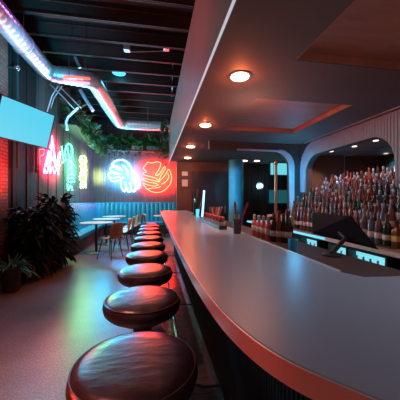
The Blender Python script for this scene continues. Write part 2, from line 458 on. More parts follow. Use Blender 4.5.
# ------------------------------------------------------------------ downlights
def downlight(loc, r, m, label, cat='light', group='ceiling downlights over the bar'):
    t = thing('recessed_downlight', label, cat, loc, 0, group)
    MB().lathe([(r*1.25, -.004), (r*1.25, .001), (r*1.02, .001), (r*1.02, -.004)], n=32).build('trim_ring', 'soffit', t, smooth=True)
    MB().lathe([(r*.98, -.012), (r, -.005), (r, .001), (r*.5, .001)], n=32).build('lens', m, t, smooth=True)
    return t
dl = downlight((.71, 2.09, HS), .075, 'e_down', 'nearest and largest orange-glowing downlight in the soffit')
for (x, y, s) in ((.70, 3.53, 'second orange downlight from the camera along the soffit'), (.70, 5.0, 'third orange downlight from the camera along the soffit'), (.82, 6.35, 'fourth orange downlight, near the far wall with the picture frames')):
    dup(dl, (x, y, HS), 0, s)
for (x, y) in ((.71, 2.09), (.70, 3.53), (.70, 5.0), (.82, 6.35)):
    light('POINT', 'downlight lamp', (x, y, HS-.028), (1, .18, .05), 9, .02)
    light('SPOT', 'downlight beam', (x, y, HS-.02), (1, .55, .35), 6, .05, (x, y, 0), spot_size=R(80), spot_blend=.9)
dl2 = downlight((2.35, 6.55, HS), .07, 'e_down', 'orange downlight beyond the portal, left of the dimmer one')
dup(dl2, (2.68, 6.5, HS), 0, 'downlight beyond the portal, right of the orange one')
sm = downlight((3.03, 4.05, 2.16), .035, 'e_downw', 'small downlight over the bottles, farthest of the three', group='small downlights over the bottles')
dup(sm, (3.1, 3.6, 2.16), 0, 'small downlight over the bottles, middle of the three'); dup(sm, (3.1, 3.2, 2.16), 0, 'small downlight over the bottles, nearest of the three')
for y in (4.05, 3.6, 3.2, 2.7):
    light('SPOT', 'bottle lamp', (3.05, y, 2.13), (1, .55, .52), 28, .03, (2.85, y, 1), spot_size=R(120), spot_blend=.8)

# ------------------------------------------------------------------ back counter, coolers, tiers, bottles
bc = thing('back_counter', 'long counter with a pale glowing edge under the bottles', 'counter', (0, 0, 0))
MB().box(1.63, 2.66, 1.3, 4.38, .915, .95).build('worktop', 'counter', bc)
MB().box(1.615, 1.63, 2.25, 4.38, .925, .945).build('edge_light', 'e_led', bc)
MB().box(1.615, 1.63, 1.3, 2.25, .92, .95).build('edge_trim', 'lab_w', bc)
MB().box(1.80, 2.66, 1.3, 4.38, 0, .915).build('body', 'black', bc)
def cooler(y0, y1, label, ncan):
    t = thing('bottle_cooler', label, 'cooler', (1.66, (y0+y1)/2, 0), 0, 'lit coolers under the back counter'); w = (y1-y0)/2
    b = MB(); b.box(.0, .13, -w, -w+.015, .0, .91); b.box(.0, .13, w-.015, w, .0, .91); b.box(0, .13, -w+.015, w-.015, .885, .91); b.box(0, .13, -w+.015, w-.015, 0, .30); b.build('body', 'black', t)
    b = MB(); b.box(-.018, -.002, -w, -w+.016, .2, .9); b.box(-.018, -.002, w-.016, w, .2, .9); b.box(-.018, -.002, -w+.016, w-.016, .2, .32); b.box(-.018, -.002, -w+.016, w-.016, .89, .9)
    dr = b.build('door', 'black', t)
    MB().tube([(-.03, w-.02, .5), (-.03, w-.02, .75)], .006, 8).build('handle', 'chrome', dr, smooth=True)
    MB().box(.05, .06, -w+.015, w-.015, .30, .885).build('light_panel', 'e_cool', t)
    MB().box(.002, .049, -w+.016, w-.016, .738, .745).build('shelf', 'steel', t)
    for i in range(ncan):
        c = MB().lathe([(.014, 0), (.016, .003), (.016, .06), (.008, .08), (.008, .10), (.004, .10)], n=12).build('beverage_bottle', ('glassclear', 'lab_w', 'glassblue')[i % 3], None, smooth=True, loc=(1.66+.026, (y0+y1)/2-w+.05+i*(2*w-.1)/max(1, ncan-1), .745))
        tag(c, 'small bottle behind the glass of the '+label.split(' lit')[0]+' cooler, '+('pale' if i % 3 else 'clear'), 'bottle', 'drinks inside the lit coolers')
cooler(2.40, 2.71, 'farthest lit cooler, left of the till screen', 4)
cooler(1.99, 2.24, 'middle lit cooler, just under the till screen', 3)
cooler(1.60, 1.98, 'nearest lit cooler, widest window at the right', 5)

tiers = thing('bottle_tiers', 'stepped dark display tiers holding the spirit bottles', 'shelf', (0, 0, 0))
NT = 8
tx = [1.80+.185*k for k in range(NT)]; tz = [.95+.078*k for k in range(NT)]
YE = [3.35, 3.5, 3.65, 3.8, 3.92, 4.0, 4.08, 4.15]
for k in range(NT):
    y0, y1 = (1.62 if tx[k] < 2.4 else 1.7, YE[k]+.05)
    if 2.5 < tx[k]: y0 = 2.58
    m = MB()
    if k: m.box(tx[k]-.085, tx[k]+.095, y0, y1, .95, tz[k]-.001)
    else: m.box(1.71, 1.895, y0, y1, .95, .953)
    if k and tx[k]+.095 > 2.665:
        m = MB().box(tx[k]-.085, tx[k]+.095, 2.56, YE[k]+.05, .90 if tx[k] > 2.75 else .951, tz[k]-.001)
    m.build('step', 'dark', tiers)

BK = [
 ('clear', 'glassclear', 'lab_w', 'steel', [(.030, 0), (.034, .004), (.034, .165), (.028, .19), (.013, .225), (.012, .275)], .275, .034, False),
 ('green', 'glassgreen', 'lab_w', 'capred', [(.030, 0), (.036, .004), (.036, .17), (.03, .20), (.014, .235), (.013, .29)], .29, .036, False),
 ('square amber', 'glassamber', 'lab_y', 'black', [(.026, 0), (.029, .004), (.029, .15), (.024, .17), (.012, .185), (.012, .235)], .235, .029, True),
 ('dark', 'glassdark', 'lab_w', 'capred', [(.032, 0), (.037, .004), (.037, .14), (.032, .17), (.014, .21), (.013, .26)], .26, .037, False),
 ('red', 'glassred', 'lab_k', 'steel', [(.028, 0), (.032, .004), (.033, .17), (.02, .21), (.012, .23), (.012, .27)], .27, .0335, False),
 ('square clear', 'glassclear', 'lab_r', 'black', [(.026, 0), (.028, .004), (.028, .15), (.02, .175), (.012, .19), (.012, .24)], .24, .028, True),
 ('pale blue', 'glassblue', 'lab_w', 'steel', [(.028, 0), (.033, .004), (.033, .18), (.02, .205), (.012, .22), (.012, .265)], .265, .033, False),
 ('slim amber', 'glassamber', 'lab_w', 'capred', [(.024, 0), (.028, .004), (.028, .18), (.013, .23), (.012, .285)], .285, .028, False),
]
protos = []
def bottle(kind, loc, label, group):
    n, g, l, c, pf, h, r, sq = kind
    t = thing('liquor_bottle', label, 'bottle', loc, 0, group)
    MB().lathe(pf, n=16, sq=sq).build('glass_body', g, t, smooth=True)
    q = 1.0
    MB().lathe([(r*q+.0006, .055), (r*q+.0012, .056), (r*q+.0012, .105), (r*q+.0006, .106)], n=16, sq=sq).build('paper_label', l, t, smooth=True)
    MB().lathe([(.0145, h-.03), (.015, h-.028), (.015, h+.012), (.012, h+.014)], n=12).build('cap', c, t, smooth=True)
    return t
ordn = ['bottom', 'second', 'third', 'fourth', 'fifth', 'sixth', 'seventh', 'top']
first = {}
for k in range(NT):
    y0 = max(1.66, tx[k]/1.10) if tx[k] < 2.6 else 2.62
    y = y0+.03*rnd.random()
    while y < YE[k]:
        i = rnd.randrange(len(BK)); kd = BK[i]
        pos = 'at the near right end' if y < y0+.45 else ('at the far left end' if y > YE[k]-.4 else 'midway along')
        lab = '%s glass bottle on the %s display tier, %s' % (kd[0], ordn[k], pos)
        loc = (tx[k]+.01*(rnd.random()-.5), y, tz[k]+.003 if k == 0 else tz[k]+.0005)
        if i not in first: first[i] = bottle(kd, loc, lab, 'spirit bottles on the stepped back-bar tiers'); o = first[i]
        else: o = dup(first[i], loc, rnd.random()*.4 if kd[7] else rnd.random()*6, lab)
        s = .80+.2*rnd.random(); o.scale = (.84, .84, s)
        y += .066+.018*rnd.random()

# ------------------------------------------------------------------ things on and behind the bar
# row of pink-lit bottles on the ledge
bk = ('x', 'mixer', 'lab_w', 'steel', [(.024, 0), (.028, .004), (.028, .12), (.02, .15), (.011, .165), (.011, .20)], .20, .028, False)
pxs = [254.5, 259, 263.5, 268.5]
row = None
for i, px in enumerate(pxs):
    p = P(px, 225, X=.90)
    lab = ['leftmost', 'second from left', 'third from left', 'rightmost'][i]+' of four red mixer bottles behind the bar'
    loc = (p.x, p.y, .985)
    if row is None: row = bottle(bk, loc, lab, 'red mixer bottles with cream labels'); row.scale = (.9, .9, .9)
    else: dup(row, loc, i, lab)
for i, (px, X, kd) in enumerate(((274, .93, 3), (279, .95, 7), (283.5, .98, 3), (288, 1.0, 1))):
    p = P(px, 230, X=X)
    bt = bottle(BK[kd], (p.x, p.y, .985), ['dark bottle beside the copper post', 'slim amber bottle just right of the copper post', 'dark bottle in the middle of the ledge row', 'green bottle at the right end of the ledge row'][i], 'bottles on the ledge right of the copper post')
    bt.scale = (.8, .8, .8)
p = P(276, 200, X=1.02)
t = thing('tray_post', 'upright copper post with ball top and small pink tray', 'stand', (p.x, p.y, .985))
MB().lathe([(.04, 0), (.04, .006), (.012, .015)], n=20).build('base', 'steel', t, smooth=True)
MB().tube([(0, 0, .01), (0, 0, .62)], .011, 12).build('post', 'copper', t, smooth=True)
MB().ball((0, 0, .635), .018).build('ball_top', 'copper', t, smooth=True)
MB().box(-.06, .05, -.05, .05, .185, .20).build('tray', 'pink', t, bevel=.004)
p = P(287, 220, X=1.07)
t = thing('garnish_box', 'white garnish box heaped with red fruit behind the bar', 'box', (p.x, p.y, .985))
MB().box(-.035, .035, -.05, .05, .12, .19).build('box_body', 'white', t, bevel=.004)
MB().box(-.03, .03, -.045, .045, 0, .12).build('riser', 'black', t)
fm = MB()
for i in range(5): fm.ball((-.018+.012*(i % 3), -.03+.015*i, .192), .012, 10)
fm.build('fruit', 'red', t, smooth=True)['kind'] = 'stuff'
p = P(293, 245, X=.78)
t = thing('plastic_cup', 'blue plastic cup at the inner edge of the bar', 'cup', (p.x, p.y, .985))
MB().lathe([(.018, 0), (.022, .002), (.026, .10), (.024, .10), (.020, .006), (.002, .005)], n=24).build('cup_body', 'blueplastic', t, smooth=True)
MB().tube([(.0255*math.cos(2*math.pi*i/24), .0255*math.sin(2*math.pi*i/24), .10) for i in range(24)], .002, 6, closed=True).build('rim', 'blueplastic', t, smooth=True)

# condiment caddy with jars
cad = thing('condiment_caddy', 'long low tray on the bar holding small jars', 'tray', (.595, 2.62, 1.05), 0)
b = MB(); b.box(-.034, .034, -.42, .42, 0, .006); b.box(-.034, -.031, -.42, .42, .006, .035); b.box(.031, .034, -.42, .42, .006, .035); b.box(-.034, .034, -.42, -.417, .006, .035); b.box(-.034, .034, .417, .42, .006, .035)
b.build('tray_body', 'black', cad)
jar = None
jl = ['nearest', 'second', 'third', 'fourth', 'fifth', 'sixth', 'farthest']
for i in range(7):
    lab = '%s red-lidded jar in the tray on the bar' % jl[i]; loc = (.595, 2.255+.122*i, 1.0565)
    if jar is None:
        jar = thing('condiment_jar', lab, 'jar', loc, 0, 'jars in the tray on the bar')
        MB().lathe([(.02, 0), (.026, .003), (.027, .05), (.022, .06), (.022, .064)], n=18).build('jar_glass', 'glassclear', jar, smooth=True)
        MB().lathe([(.0265, .012), (.0278, .013), (.0278, .042), (.0268, .043)], n=18).build('paper_label', 'lab_w', jar, smooth=True)
        MB().lathe([(.0235, .058), (.024, .06), (.024, .074), (.02, .077)], n=18).build('lid', 'red', jar, smooth=True); jar.scale = (1.1, 1.1, 1.35)
    else: dup(jar, loc, i*.7, lab)
t = thing('straw_cup', 'cup fanned full of red and white straws on the bar', 'cup', (.675, 2.82, 1.05))
MB().lathe([(.028, 0), (.032, .003), (.037, .085), (.034, .085), (.028, .008), (.003, .006)], n=24).build('cup_body', 'steel', t, smooth=True)
for i in range(26):
    a = i*2.4; rr = .01+.022*rnd.random()
    MB().tube([(rr*.6*math.cos(a), rr*.6*math.sin(a), .012), (rr*2.6*math.cos(a), rr*2.6*math.sin(a), .17+.02*rnd.random())], .003, 6).build('straw', 'red' if i % 3 else 'white', t, smooth=True)
t = thing('tool_glass', 'glass on the bar holding red-handled tongs', 'glass', (.64, 1.95, 1.05))
MB().lathe([(.028, 0), (.031, .003), (.034, .11), (.032, .11), (.028, .01), (.003, .008)], n=24).build('glass_body', 'glassclear', t, smooth=True)
for (a, c) in (((.0, .01, .012), (-.012, .02, .25)), ((.005, -.01, .012), (.075, -.035, .245))):
    a = Vector(a); c = Vector(c)
    MB().tube([a, a.lerp(c, .5), a.lerp(c, .7), a.lerp(c, .9), c], [.003, .004, .009, .010, .004], 8).build('handle', 'red', t, smooth=True)
for i in range(4):
    MB().tube([(.01*math.cos(i*1.6), .01*math.sin(i*1.6), .012), (.02*math.cos(i*1.6), .02*math.sin(i*1.6), .15)], .003, 6).build('stirrer', 'white', t)
# tap light
t = thing('drink_tap_tower', 'black tap tower with a glowing blue light tube', 'tap', (.70, 3.72, 1.05))
MB().lathe([(.05, 0), (.05, .012), (.03, .02)], n=24).build('base', 'steel', t, smooth=True)
MB().tube([(-.01, 0, .02), (.0, 0, .12), (.02, 0, .40)], .014, 10).build('light_tube', 'e_tap', t, smooth=True)
MB().tube([(-.045, 0, .02), (-.03, 0, .15), (.0, .02, .25)], .016, 10).build('arm', 'black', t, smooth=True)
t = thing('beer_tap', 'dark double beer tap with reddish handles near the door', 'tap', (.70, 4.45, 1.05))
MB().lathe([(.06, 0), (.06, .012), (.03, .02), (.025, .30), (.01, .31)], n=24).build('column', 'black', t, smooth=True)
MB().tube([(-.01, -.02, .27), (-.01, -.10, .27), (-.01, -.11, .22)], .011, 8).build('spout', 'steel', t, smooth=True)
for dx in (-.03, .04):
    MB().tube([(dx*.5, -.02, .29), (dx, -.04, .36), (dx*1.2, -.045, .45)], [.007, .012, .02], 10).build('handle', 'capred', t, smooth=True)
t = thing('soda_glass', 'small turquoise glass left of the blue tap light', 'glass', (.655, 3.9, 1.05))
MB().lathe([(.022, 0), (.026, .003), (.028, .12), (.026, .12), (.022, .01), (.003, .008)], n=20).build('glass_body', 'e_cyan', t, smooth=True)  # glass glows by its own material; no lamp inside

# till screen seen from behind
c1 = [P(312, 212, X=1.10), P(351, 216.5, X=.98), P(380, 249, X=.98), P(313, 233, X=1.18)]
A = P(312, 212, Y=1.72); Bp = P(351, 216, Y=1.45); D = P(378, 249, Y=1.30); E = P(312, 233, Y=1.64)
base = Vector((1.02, 1.36, .985))
t = thing('till_screen', 'large black till screen tilted back behind the bar', 'screen', base)
def loc_(v): return v-base
Cn = (Bp-A).cross(E-A).normalized()*.016
qq = [A, Bp, D, E]
MB().hexa([loc_(v) for v in qq], [loc_(v+Cn) for v in qq]).build('screen_back', 'screenoff', t, bevel=.002)
inset = [v.lerp((A+Bp+D+E)/4, .08) for v in qq]
MB().hexa([loc_(v-Cn*.35) for v in inset], [loc_(v-Cn*.01) for v in inset]).build('screen_glass', 'screenoff', t)
cen = (A+Bp+D+E)/4; 
MB().tube([(0, 0, .012), (cen.x-base.x+.0, (cen.y-base.y)*.5, (cen.z-base.z)*.55), (cen.x-base.x, cen.y-base.y, cen.z-base.z-.02)], .014, 10).build('stand_arm', 'black', t, smooth=True)
MB().lathe([(.055, 0), (.055, .008), (.03, .015)], n=24).build('stand_base', 'black', t, smooth=True)

# ------------------------------------------------------------------ far area behind the portal
t = thing('round_column', 'round column washed in blue light beside the dark door', 'column', (2.10, 6.5, 0))
MB().lathe([(.19, 0), (.19, HS-.005)], n=48).build('shaft', 'column', t, smooth=True)
MB().lathe([(.20, 0), (.20, .12), (.192, .125)], n=48).build('plinth', 'black', t, smooth=True)
p = P(260, 186, Y=6.96)
t = thing('globe_wall_lamp', 'round pale blue glowing wall lamp beyond the portal', 'lamp', (p.x, 6.975, p.z))
m = MB().tube([(0, .0, 0), (0, -.02, 0)], .11, 28); m.build('back_plate', 'steel', t, smooth=True)
MB().ball((0, -.07, 0), .06, 20).build('globe', 'e_bulb', t, smooth=True)
light('POINT', 'wall lamp glow', (p.x, 6.82, p.z), (.15, .65, 1), 3, .05)
a = P(270.5, 163, Y=6.5); c = P(291, 175, Y=6.5)
t = thing('menu_screen', 'bright turquoise screen seen high through the portal', 'screen', (a.x, 6.5, c.z))
w = c.x-a.x; h = a.z-c.z
MB().box(0, w, 0, .03, 0, h).build('picture', 'e_screen', t)
b = MB(); b.box(-.02, 0, -.005, .04, -.02, h+.02); b.box(w, w+.02, -.005, .04, -.02, h+.02); b.box(0, w, -.005, .04, -.02, 0); b.box(0, w, -.005, .04, h, h+.02); b.box(.15*w+.0, .15*w+.02, -.004, 0, 0, h)
b.build('frame', 'black', t)
MB().tube([(w/2, .03, h/2), (w/2, .48, h/2)], .02).build('wall_arm', 'black', t)
a = P(269, 190, Y=6.5); c = P(291, 203, Y=6.5)
t = thing('lower_screen', 'dim teal screen hanging below the turquoise one', 'screen', (a.x, 6.5, c.z))
w = c.x-a.x; h = a.z-c.z
MB().box(0, w, 0, .03, 0, h).build('picture', 'e_screen2', t)
b = MB(); b.box(-.02, 0, -.005, .04, -.02, h+.02); b.box(w, w+.02, -.005, .04, -.02, h+.02); b.box(0, w, -.005, .04, -.02, 0); b.box(0, w, -.005, .04, h, h+.02)
b.build('frame', 'black', t)
MB().tube([(w/2, .03, h/2), (w/2, .48, h/2)], .02).build('wall_arm', 'black', t)
# two framed papers on the far wall
for i, (y0, y1, lab) in enumerate(((171.5, 176, 'upper small framed paper on the brown wall left of the door'), (179.5, 186.5, 'lower small framed paper on the brown wall left of the door'))):
    a = P(181.8, y0, Y=6.99); c = P(187.8, y1, Y=6.99)
    t = thing('picture_frame', lab, 'picture', ((a.x+c.x)/2, 6.99, c.z), 0, 'small framed papers')
    w = (c.x-a.x)/2; h = a.z-c.z
    b = MB(); b.box(-w-.02, -w, -.015, .005, -.02, h+.02); b.box(w, w+.02, -.015, .005, -.02, h+.02); b.box(-w, w, -.015, .005, -.02, 0); b.box(-w, w, -.015, .005, h, h+.02)
    b.build('frame', 'black', t); MB().box(-w, w, -.005, .004, 0, h).build('paper', 'white', t)
light('SPOT', 'picture lamp', (.9, 6.2, 2.2), (1, .55, .5), 5, .05, (.8, 7, 1.9), spot_size=R(60))

# ------------------------------------------------------------------ banquette
def chan(path, z0, z1, lean, depth, mb, step=.17):
    # vertical channels along a path in plan; normal points into the room
    acc = []
    for i in range(len(path)-1):
        a = Vector(path[i]); c = Vector(path[i+1]); n = max(1, round((c-a).length/step))
        for q in range(n): acc.append((a+(c-a)*q/n, a+(c-a)*(q+1)/n))
    for a, c in acc:
        t = (c-a).normalized(); nn = Vector((t.y, -t.x)); L = (c-a).length; m_ = 7; vs = []; fs = []
        zs = [z0, z0+.04, (z0+z1)/2, z1-.05, z1-.012, z1]
        ins = [.0, 0, 0, 0, .012, .05]
        for j, z in enumerate(zs):
            off = lean*(1-(z-z0)/(z1-z0))
            for k in range(m_+1):
                s_ = k/m_; bulge = depth*(math.sin(math.pi*s_)**.55)
                p = a+t*L*s_+nn*(off+bulge-ins[j]); vs.append((p.x, p.y, z))
        W = m_+1
        for j in range(len(zs)-1):
            for k in range(m_): fs.append((j*W+k, j*W+k+1, (j+1)*W+k+1, (j+1)*W+k))
        mb.add(vs, fs)
bq = thing('corner_banquette', 'teal channel-tufted corner banquette under the neon signs', 'bench', (0, 0, 0))
wall = [(XL+.16, 6.75), (XL+.16, 10.25), (XL+.24, 10.5), (XL+.46, 10.62), (.90, 10.62)]
m = MB(); chan(wall, .44, 1.19, .08, .035, m); m.build('backrest', 'banq', bq, smooth=True)
m = MB(); m.box(XL+.01, XL+.165, 6.75, 10.78, 0, 1.17); m.box(XL+.165, .90, 10.64, 10.78, 0, 1.17); m.build('back_frame', 'banq', bq, bevel=.02)
MB().tube(smooth_path([(x-.0, y+.02, 1.185) for x, y in wall], 4), .03, 8).build('top_roll', 'banq', bq, smooth=True)
m = MB(); m.box(XL+.17, XL+.60, 6.6, 10.6, .34, .46); m.build('seat_cushion', 'banq', bq, bevel=.03, seg=3)
m = MB(); m.box(XL+.602, .90, 10.12, 10.6, .34, .46); m.build('seat_cushion', 'banq', bq, bevel=.03, seg=3)
m = MB(); m.box(XL+.17, XL+.53, 6.62, 10.6, .0, .34); m.box(XL+.53, .88, 10.2, 10.6, 0, .34); m.build('plinth', 'dark', bq)

# ------------------------------------------------------------------ tables and chairs
tb = thing('cafe_table', 'nearest round pale café table by the left banquette', 'table', (-1.42, 6.85, 0), 0, 'round café tables')
MB().lathe([(.36, .725), (.385, .730), (.39, .74), (.385, .75), (.1, .752), (.01, .752)], n=48).build('table_top', 'tablet', tb, smooth=True)
MB().lathe([(.03, .02), (.03, .70), (.09, .724)], n=20).build('pedestal', 'black', tb, smooth=True)
MB().lathe([(.29, 0), (.29, .008), (.26, .014), (.05, .025), (.032, .04)], n=40).build('base', 'black', tb, smooth=True)
dup(tb, (-1.40, 8.15, 0), 0, 'second round pale café table from the camera')
dup(tb, (-1.36, 9.45, 0), 0, 'farthest round pale café table at the banquette corner')
dup(tb, (.36, 9.55, 0), 0, 'round pale café table behind the far stools')
def chair(mt, label, loc, rz):
    t = thing('shell_chair', label, 'chair', loc, rz, 'moulded shell chairs at the café tables')
    # faces +x: seat front at x=.22, back at x=-.22
    prof = [(.22, .425), (.20, .45), (.10, .455), (-.04, .445), (-.14, .45), (-.19, .49), (-.215, .57), (-.235, .68), (-.25, .78), (-.255, .815)]
    wid = [.17, .20, .225, .23, .23, .23, .225, .215, .19, .14]
    N = 10; vs = []; fs = []
    for (x, z), w in zip(prof, wid):
        up = max(0., min(1., (z-.45)/.15))
        for k in range(N+1):
            s_ = -1+2*k/N
            vs.append((x+.07*up*s_*s_, w*s_, z+.035*(1-up)*s_*s_*(1 if x < .2 else .3)-.0))
    for j in range(len(prof)-1):
        for k in range(N): fs.append((j*(N+1)+k, j*(N+1)+k+1, (j+1)*(N+1)+k+1, (j+1)*(N+1)+k))
    o = MB().add(vs, fs).build('seat_shell', mt, t, smooth=True)
    s = o.modifiers.new('Solidify', 'SOLIDIFY'); s.thickness = .018; s.offset = -1
    sb = o.modifiers.new('Subdivision', 'SUBSURF'); sb.levels = 1; sb.render_levels = 1
    for sx in (-1, 1):
        for sy in (-1, 1):
            MB().tube([(.12*sx-.01, .13*sy, .435), (.19*sx, .20*sy, 0)], [.012, .009], 8).build('leg', 'black', t, smooth=True)
    return t
ch = chair('chairsh', 'nearest tan shell chair with black legs at the café table', (-.97, 6.12, 0), R(150))
d = dup(ch, (-.74, 8.62, 0), R(195), 'tan shell chair turned sideways, behind the cream chairs')
cw = chair('chairwh', 'cream shell chair just behind the nearest tan one', (-.86, 7.15, 0), R(185))
dup(cw, (-.80, 7.85, 0), R(180), 'second cream shell chair, farther along the café tables')
dup(cw, (-.12, 9.55, 0), R(5), 'cream shell chair behind the far stools')
dup(ch, (-.62, 9.35, 0), R(180), 'farthest tan shell chair by the back banquette')

# ------------------------------------------------------------------ neon signs
def neon(name, label, strokes, plane, mt, r=.014, off=.05, cr=(None)):
    pts = [p for s in strokes for p in s]
    t = None
    for s in strokes:
        m3 = mt; cl = False
        if isinstance(s, tuple): s, opts = s; m3 = opts.get('m', mt); cl = opts.get('closed', False)
        if plane == 'back': w = [P(px, py, Y=YB-off) for px, py in s]
        else: w = [P(px, py, X=XL+off) for px, py in s]
        if t is None:
            bx = w[0]; t = thing(name, label, 'neon sign', bx)
        path = smooth_path([v-bx for v in w], 5, cl)
        MB().tube(path, r, 8, closed=cl).build('neon_tube', m3, t, smooth=True)
    # a stand-off pin to the wall for each sign
    q = Vector((0, off-.001, 0)) if plane == 'back' else Vector((-off+.001, 0, 0))
    MB().tube([(0, 0, 0), q], .008, 6).build('standoff', 'black', t)
    return t
def c2(l): return [(100+x/5, 145+y/5) for x, y in l]
red = [
 (c2([(238, 86), (262, 90), (285, 84), (302, 90), (300, 112), (288, 132), (278, 148), (286, 152), (300, 142), (312, 122), (322, 108), (326, 118), (312, 142), (298, 168), (306, 172), (324, 152), (336, 132), (344, 122), (354, 140), (358, 165), (352, 192), (336, 214), (312, 232), (284, 238), (256, 232), (234, 218), (222, 204), (216, 190)]), {}),
 (c2([(216, 190), (240, 200), (268, 205), (292, 200), (272, 190), (244, 186), (218, 176), (216, 166)]), {}),
 (c2([(216, 166), (244, 172), (276, 180), (300, 184), (282, 168), (252, 158), (222, 150), (216, 140), (232, 134), (216, 116), (228, 100), (238, 86)]), {}),
 (c2([(236, 222), (258, 216), (284, 214), (306, 208)]), {}),
 (c2([(338, 140), (344, 160), (330, 182), (308, 196)]), {}),
]
neon('neon_hand_sign', 'red neon sign outlining a curled hand shape, right on back wall', red, 'back', 'e_red', .013)
blue = [
 (c2([(72, 84), (92, 76), (118, 76), (140, 90), (154, 110), (160, 130), (176, 144), (190, 164), (197, 190), (192, 216), (180, 206), (172, 186), (164, 176)]), {}),
 (c2([(72, 84), (60, 96), (76, 104), (98, 114), (112, 128), (92, 122), (66, 108), (52, 116), (54, 128), (74, 136), (100, 144), (76, 144), (50, 138), (42, 150), (50, 162), (72, 164), (100, 160)]), {}),
 (c2([(50, 162), (56, 178), (78, 182), (104, 172), (118, 160)]), {}),
 (c2([(104, 172), (104, 196), (112, 222), (124, 232), (130, 210), (130, 186)]), {}),
 (c2([(130, 205), (138, 228), (150, 234), (154, 212), (150, 186)]), {}),
 (c2([(154, 212), (164, 230), (176, 228), (178, 206)]), {}),
 (c2([(112, 100), (130, 118), (140, 138), (138, 156)]), {}),
]
neon('neon_hand_sign', 'pale blue neon sign outlining a feathered hand, left on back wall', blue, 'back', 'e_blue', .013)
def c8(l): return [(35+x/6.67, 130+y/6.67) for x, y in l]
pink = [
 (c8([(58, 290), (66, 240), (84, 170), (92, 140), (94, 200), (100, 260), (108, 150), (114, 40), (122, 120), (128, 210), (140, 250), (150, 190), (166, 148), (160, 220), (154, 300)]), {}),
 (c8([(64, 262), (78, 290), (90, 240), (100, 290), (118, 245), (130, 292), (146, 258), (158, 296)]), {}),
 (c8([(76, 240), (98, 180), (116, 200), (128, 160), (140, 230), (170, 235)]), {}),
 (c8([(100, 120), (108, 95), (122, 95), (134, 190)]), {}),
 (c8([(28, 130), (58, 128), (56, 160), (34, 180), (40, 235)]), {'m': M['e_pinkred']}),
 (c8([(28, 130), (30, 180), (32, 232)]), {'m': M['e_pinkred']}),
]
neon('neon_scribble_sign', 'pink neon sign of tall spiky scribbled strokes on left wall', pink, 'left', 'e_pink', .010)
green = [
 (c8([(206, 190), (200, 150), (212, 104), (226, 92), (244, 110), (250, 150), (240, 190), (226, 170), (216, 120)]), {}),
 (c8([(178, 110), (186, 170), (196, 210)]), {}),
 (c8([(224, 280), (226, 215), (244, 222), (244, 250), (228, 256)]), {}),
 (c8([(262, 300), (224, 300), (222, 345), (262, 345)]), {}),
 (c8([(222, 322), (256, 322)]), {}),
 (c8([(216, 360), (222, 400), (236, 370), (250, 402)]), {}),
 (c8([(180, 220), (206, 200), (240, 205), (262, 240)]), {}),
]
neon('neon_letter_sign', 'green neon sign of stacked looping letters, middle of left wall', green, 'left', 'e_green', .011)
yel = [
 (c8([(300, 190), (318, 172), (338, 186), (342, 214), (322, 226), (302, 214)]), {'closed': True}),
 (c8([(300, 236), (316, 262), (340, 240)]), {}),
 (c8([(302, 290), (314, 262), (330, 282), (344, 262)]), {}),
 (c8([(300, 306), (322, 298), (340, 310), (338, 334), (318, 344), (302, 330)]), {'closed': True}),
 (c8([(304, 388), (308, 352), (322, 384), (336, 350), (340, 386)]), {}),
 (c8([(312, 190), (326, 210)]), {}),
]
neon('neon_letter_sign', 'pale yellow neon sign of stacked letters nearest the wall corner', yel, 'left', 'e_yellow', .010)

# ------------------------------------------------------------------ television
TL = P(2, 95.5, Y=4.2); TR = P(54.3, 116, Y=5.02); BRr = P(47, 148, Y=5.02)
k_ = 1.0
TL.x = max(TL.x, XL+.1)
BLl = TL+(BRr-TR)
ctr = (TL+BRr)/2
t = thing('wall_television', 'bright turquoise television tilted down from the left wall', 'television', ctr)
nrm = (TR-TL).cross(BLl-TL).normalized()
if nrm.x < 0: nrm = -nrm
ex = (TR-TL); ey = (BLl-TL); w = ex.length; h = ey.length; ex.normalize(); ey.normalize()
def tvp(a, c, d): return (TL-ctr)+ex*a+ey*c+nrm*d
def slab(a0, a1, c0, c1, d0, d1): return MB().hexa([tvp(a0, c0, d0), tvp(a1, c0, d0), tvp(a1, c1, d0), tvp(a0, c1, d0)], [tvp(a0, c0, d1), tvp(a1, c0, d1), tvp(a1, c1, d1), tvp(a0, c1, d1)])
slab(0, w, 0, h, -.005, 0).build('picture', 'e_tv', t)
slab(-.015, w+.015, -.015, h+.015, -.045, -.006).build('casing', 'black', t)
fm = MB()
for q in ((-.015, w+.015, -.015, 0), (-.015, w+.015, h, h+.015), (-.015, 0, 0, h), (w, w+.015, 0, h)):
    s_ = slab(q[0], q[1], q[2], q[3], -.006, .006); fm.add(s_.v, s_.f)
fm.build('bezel', 'black', t)
wc = tvp(w/2, h/2, -.045)
MB().tube([wc, (XL+.01-ctr.x, wc.y, wc.z+.08)], .025, 8).build('wall_arm', 'black', t)

# ------------------------------------------------------------------ ducts and ceiling gear
ZD = EYE+2.5
dpath = [(-2.06, 1.2, ZD), (-2.06, 3.2, ZD), (-2.06, 4.9, ZD), (-2.05, 5.38, ZD), (-2.01, 5.50, ZD-.01), (-1.92, 5.56, ZD-.02), (-1.36, 5.66, ZD-.03), (-1.27, 5.71, ZD-.03), (-1.23, 5.82, ZD-.03), (-1.22, 6.3, ZD-.03), (-1.14, 8.3, ZD-.03), (-1.12, 8.62, ZD-.03), (-1.05, 8.74, ZD-.03), (-.92, 8.79, ZD-.03), (-.3, 8.85, ZD-.02), (.93, 8.9, ZD)]
fine = []
for i in range(len(dpath)-1):
    a = Vector(dpath[i]); c = Vector(dpath[i+1]); n = max(1, int((c-a).length/.035))
    for q in range(n): fine.append(a+(c-a)*q/n)
fine.append(Vector(dpath[-1]))
du = thing('spiral_duct', 'shiny metal spiral duct zigzagging under the open ceiling', 'duct', (0, 0, 0))
rr = [.150+(.009 if i % 3 == 0 else 0) for i in range(len(fine))]
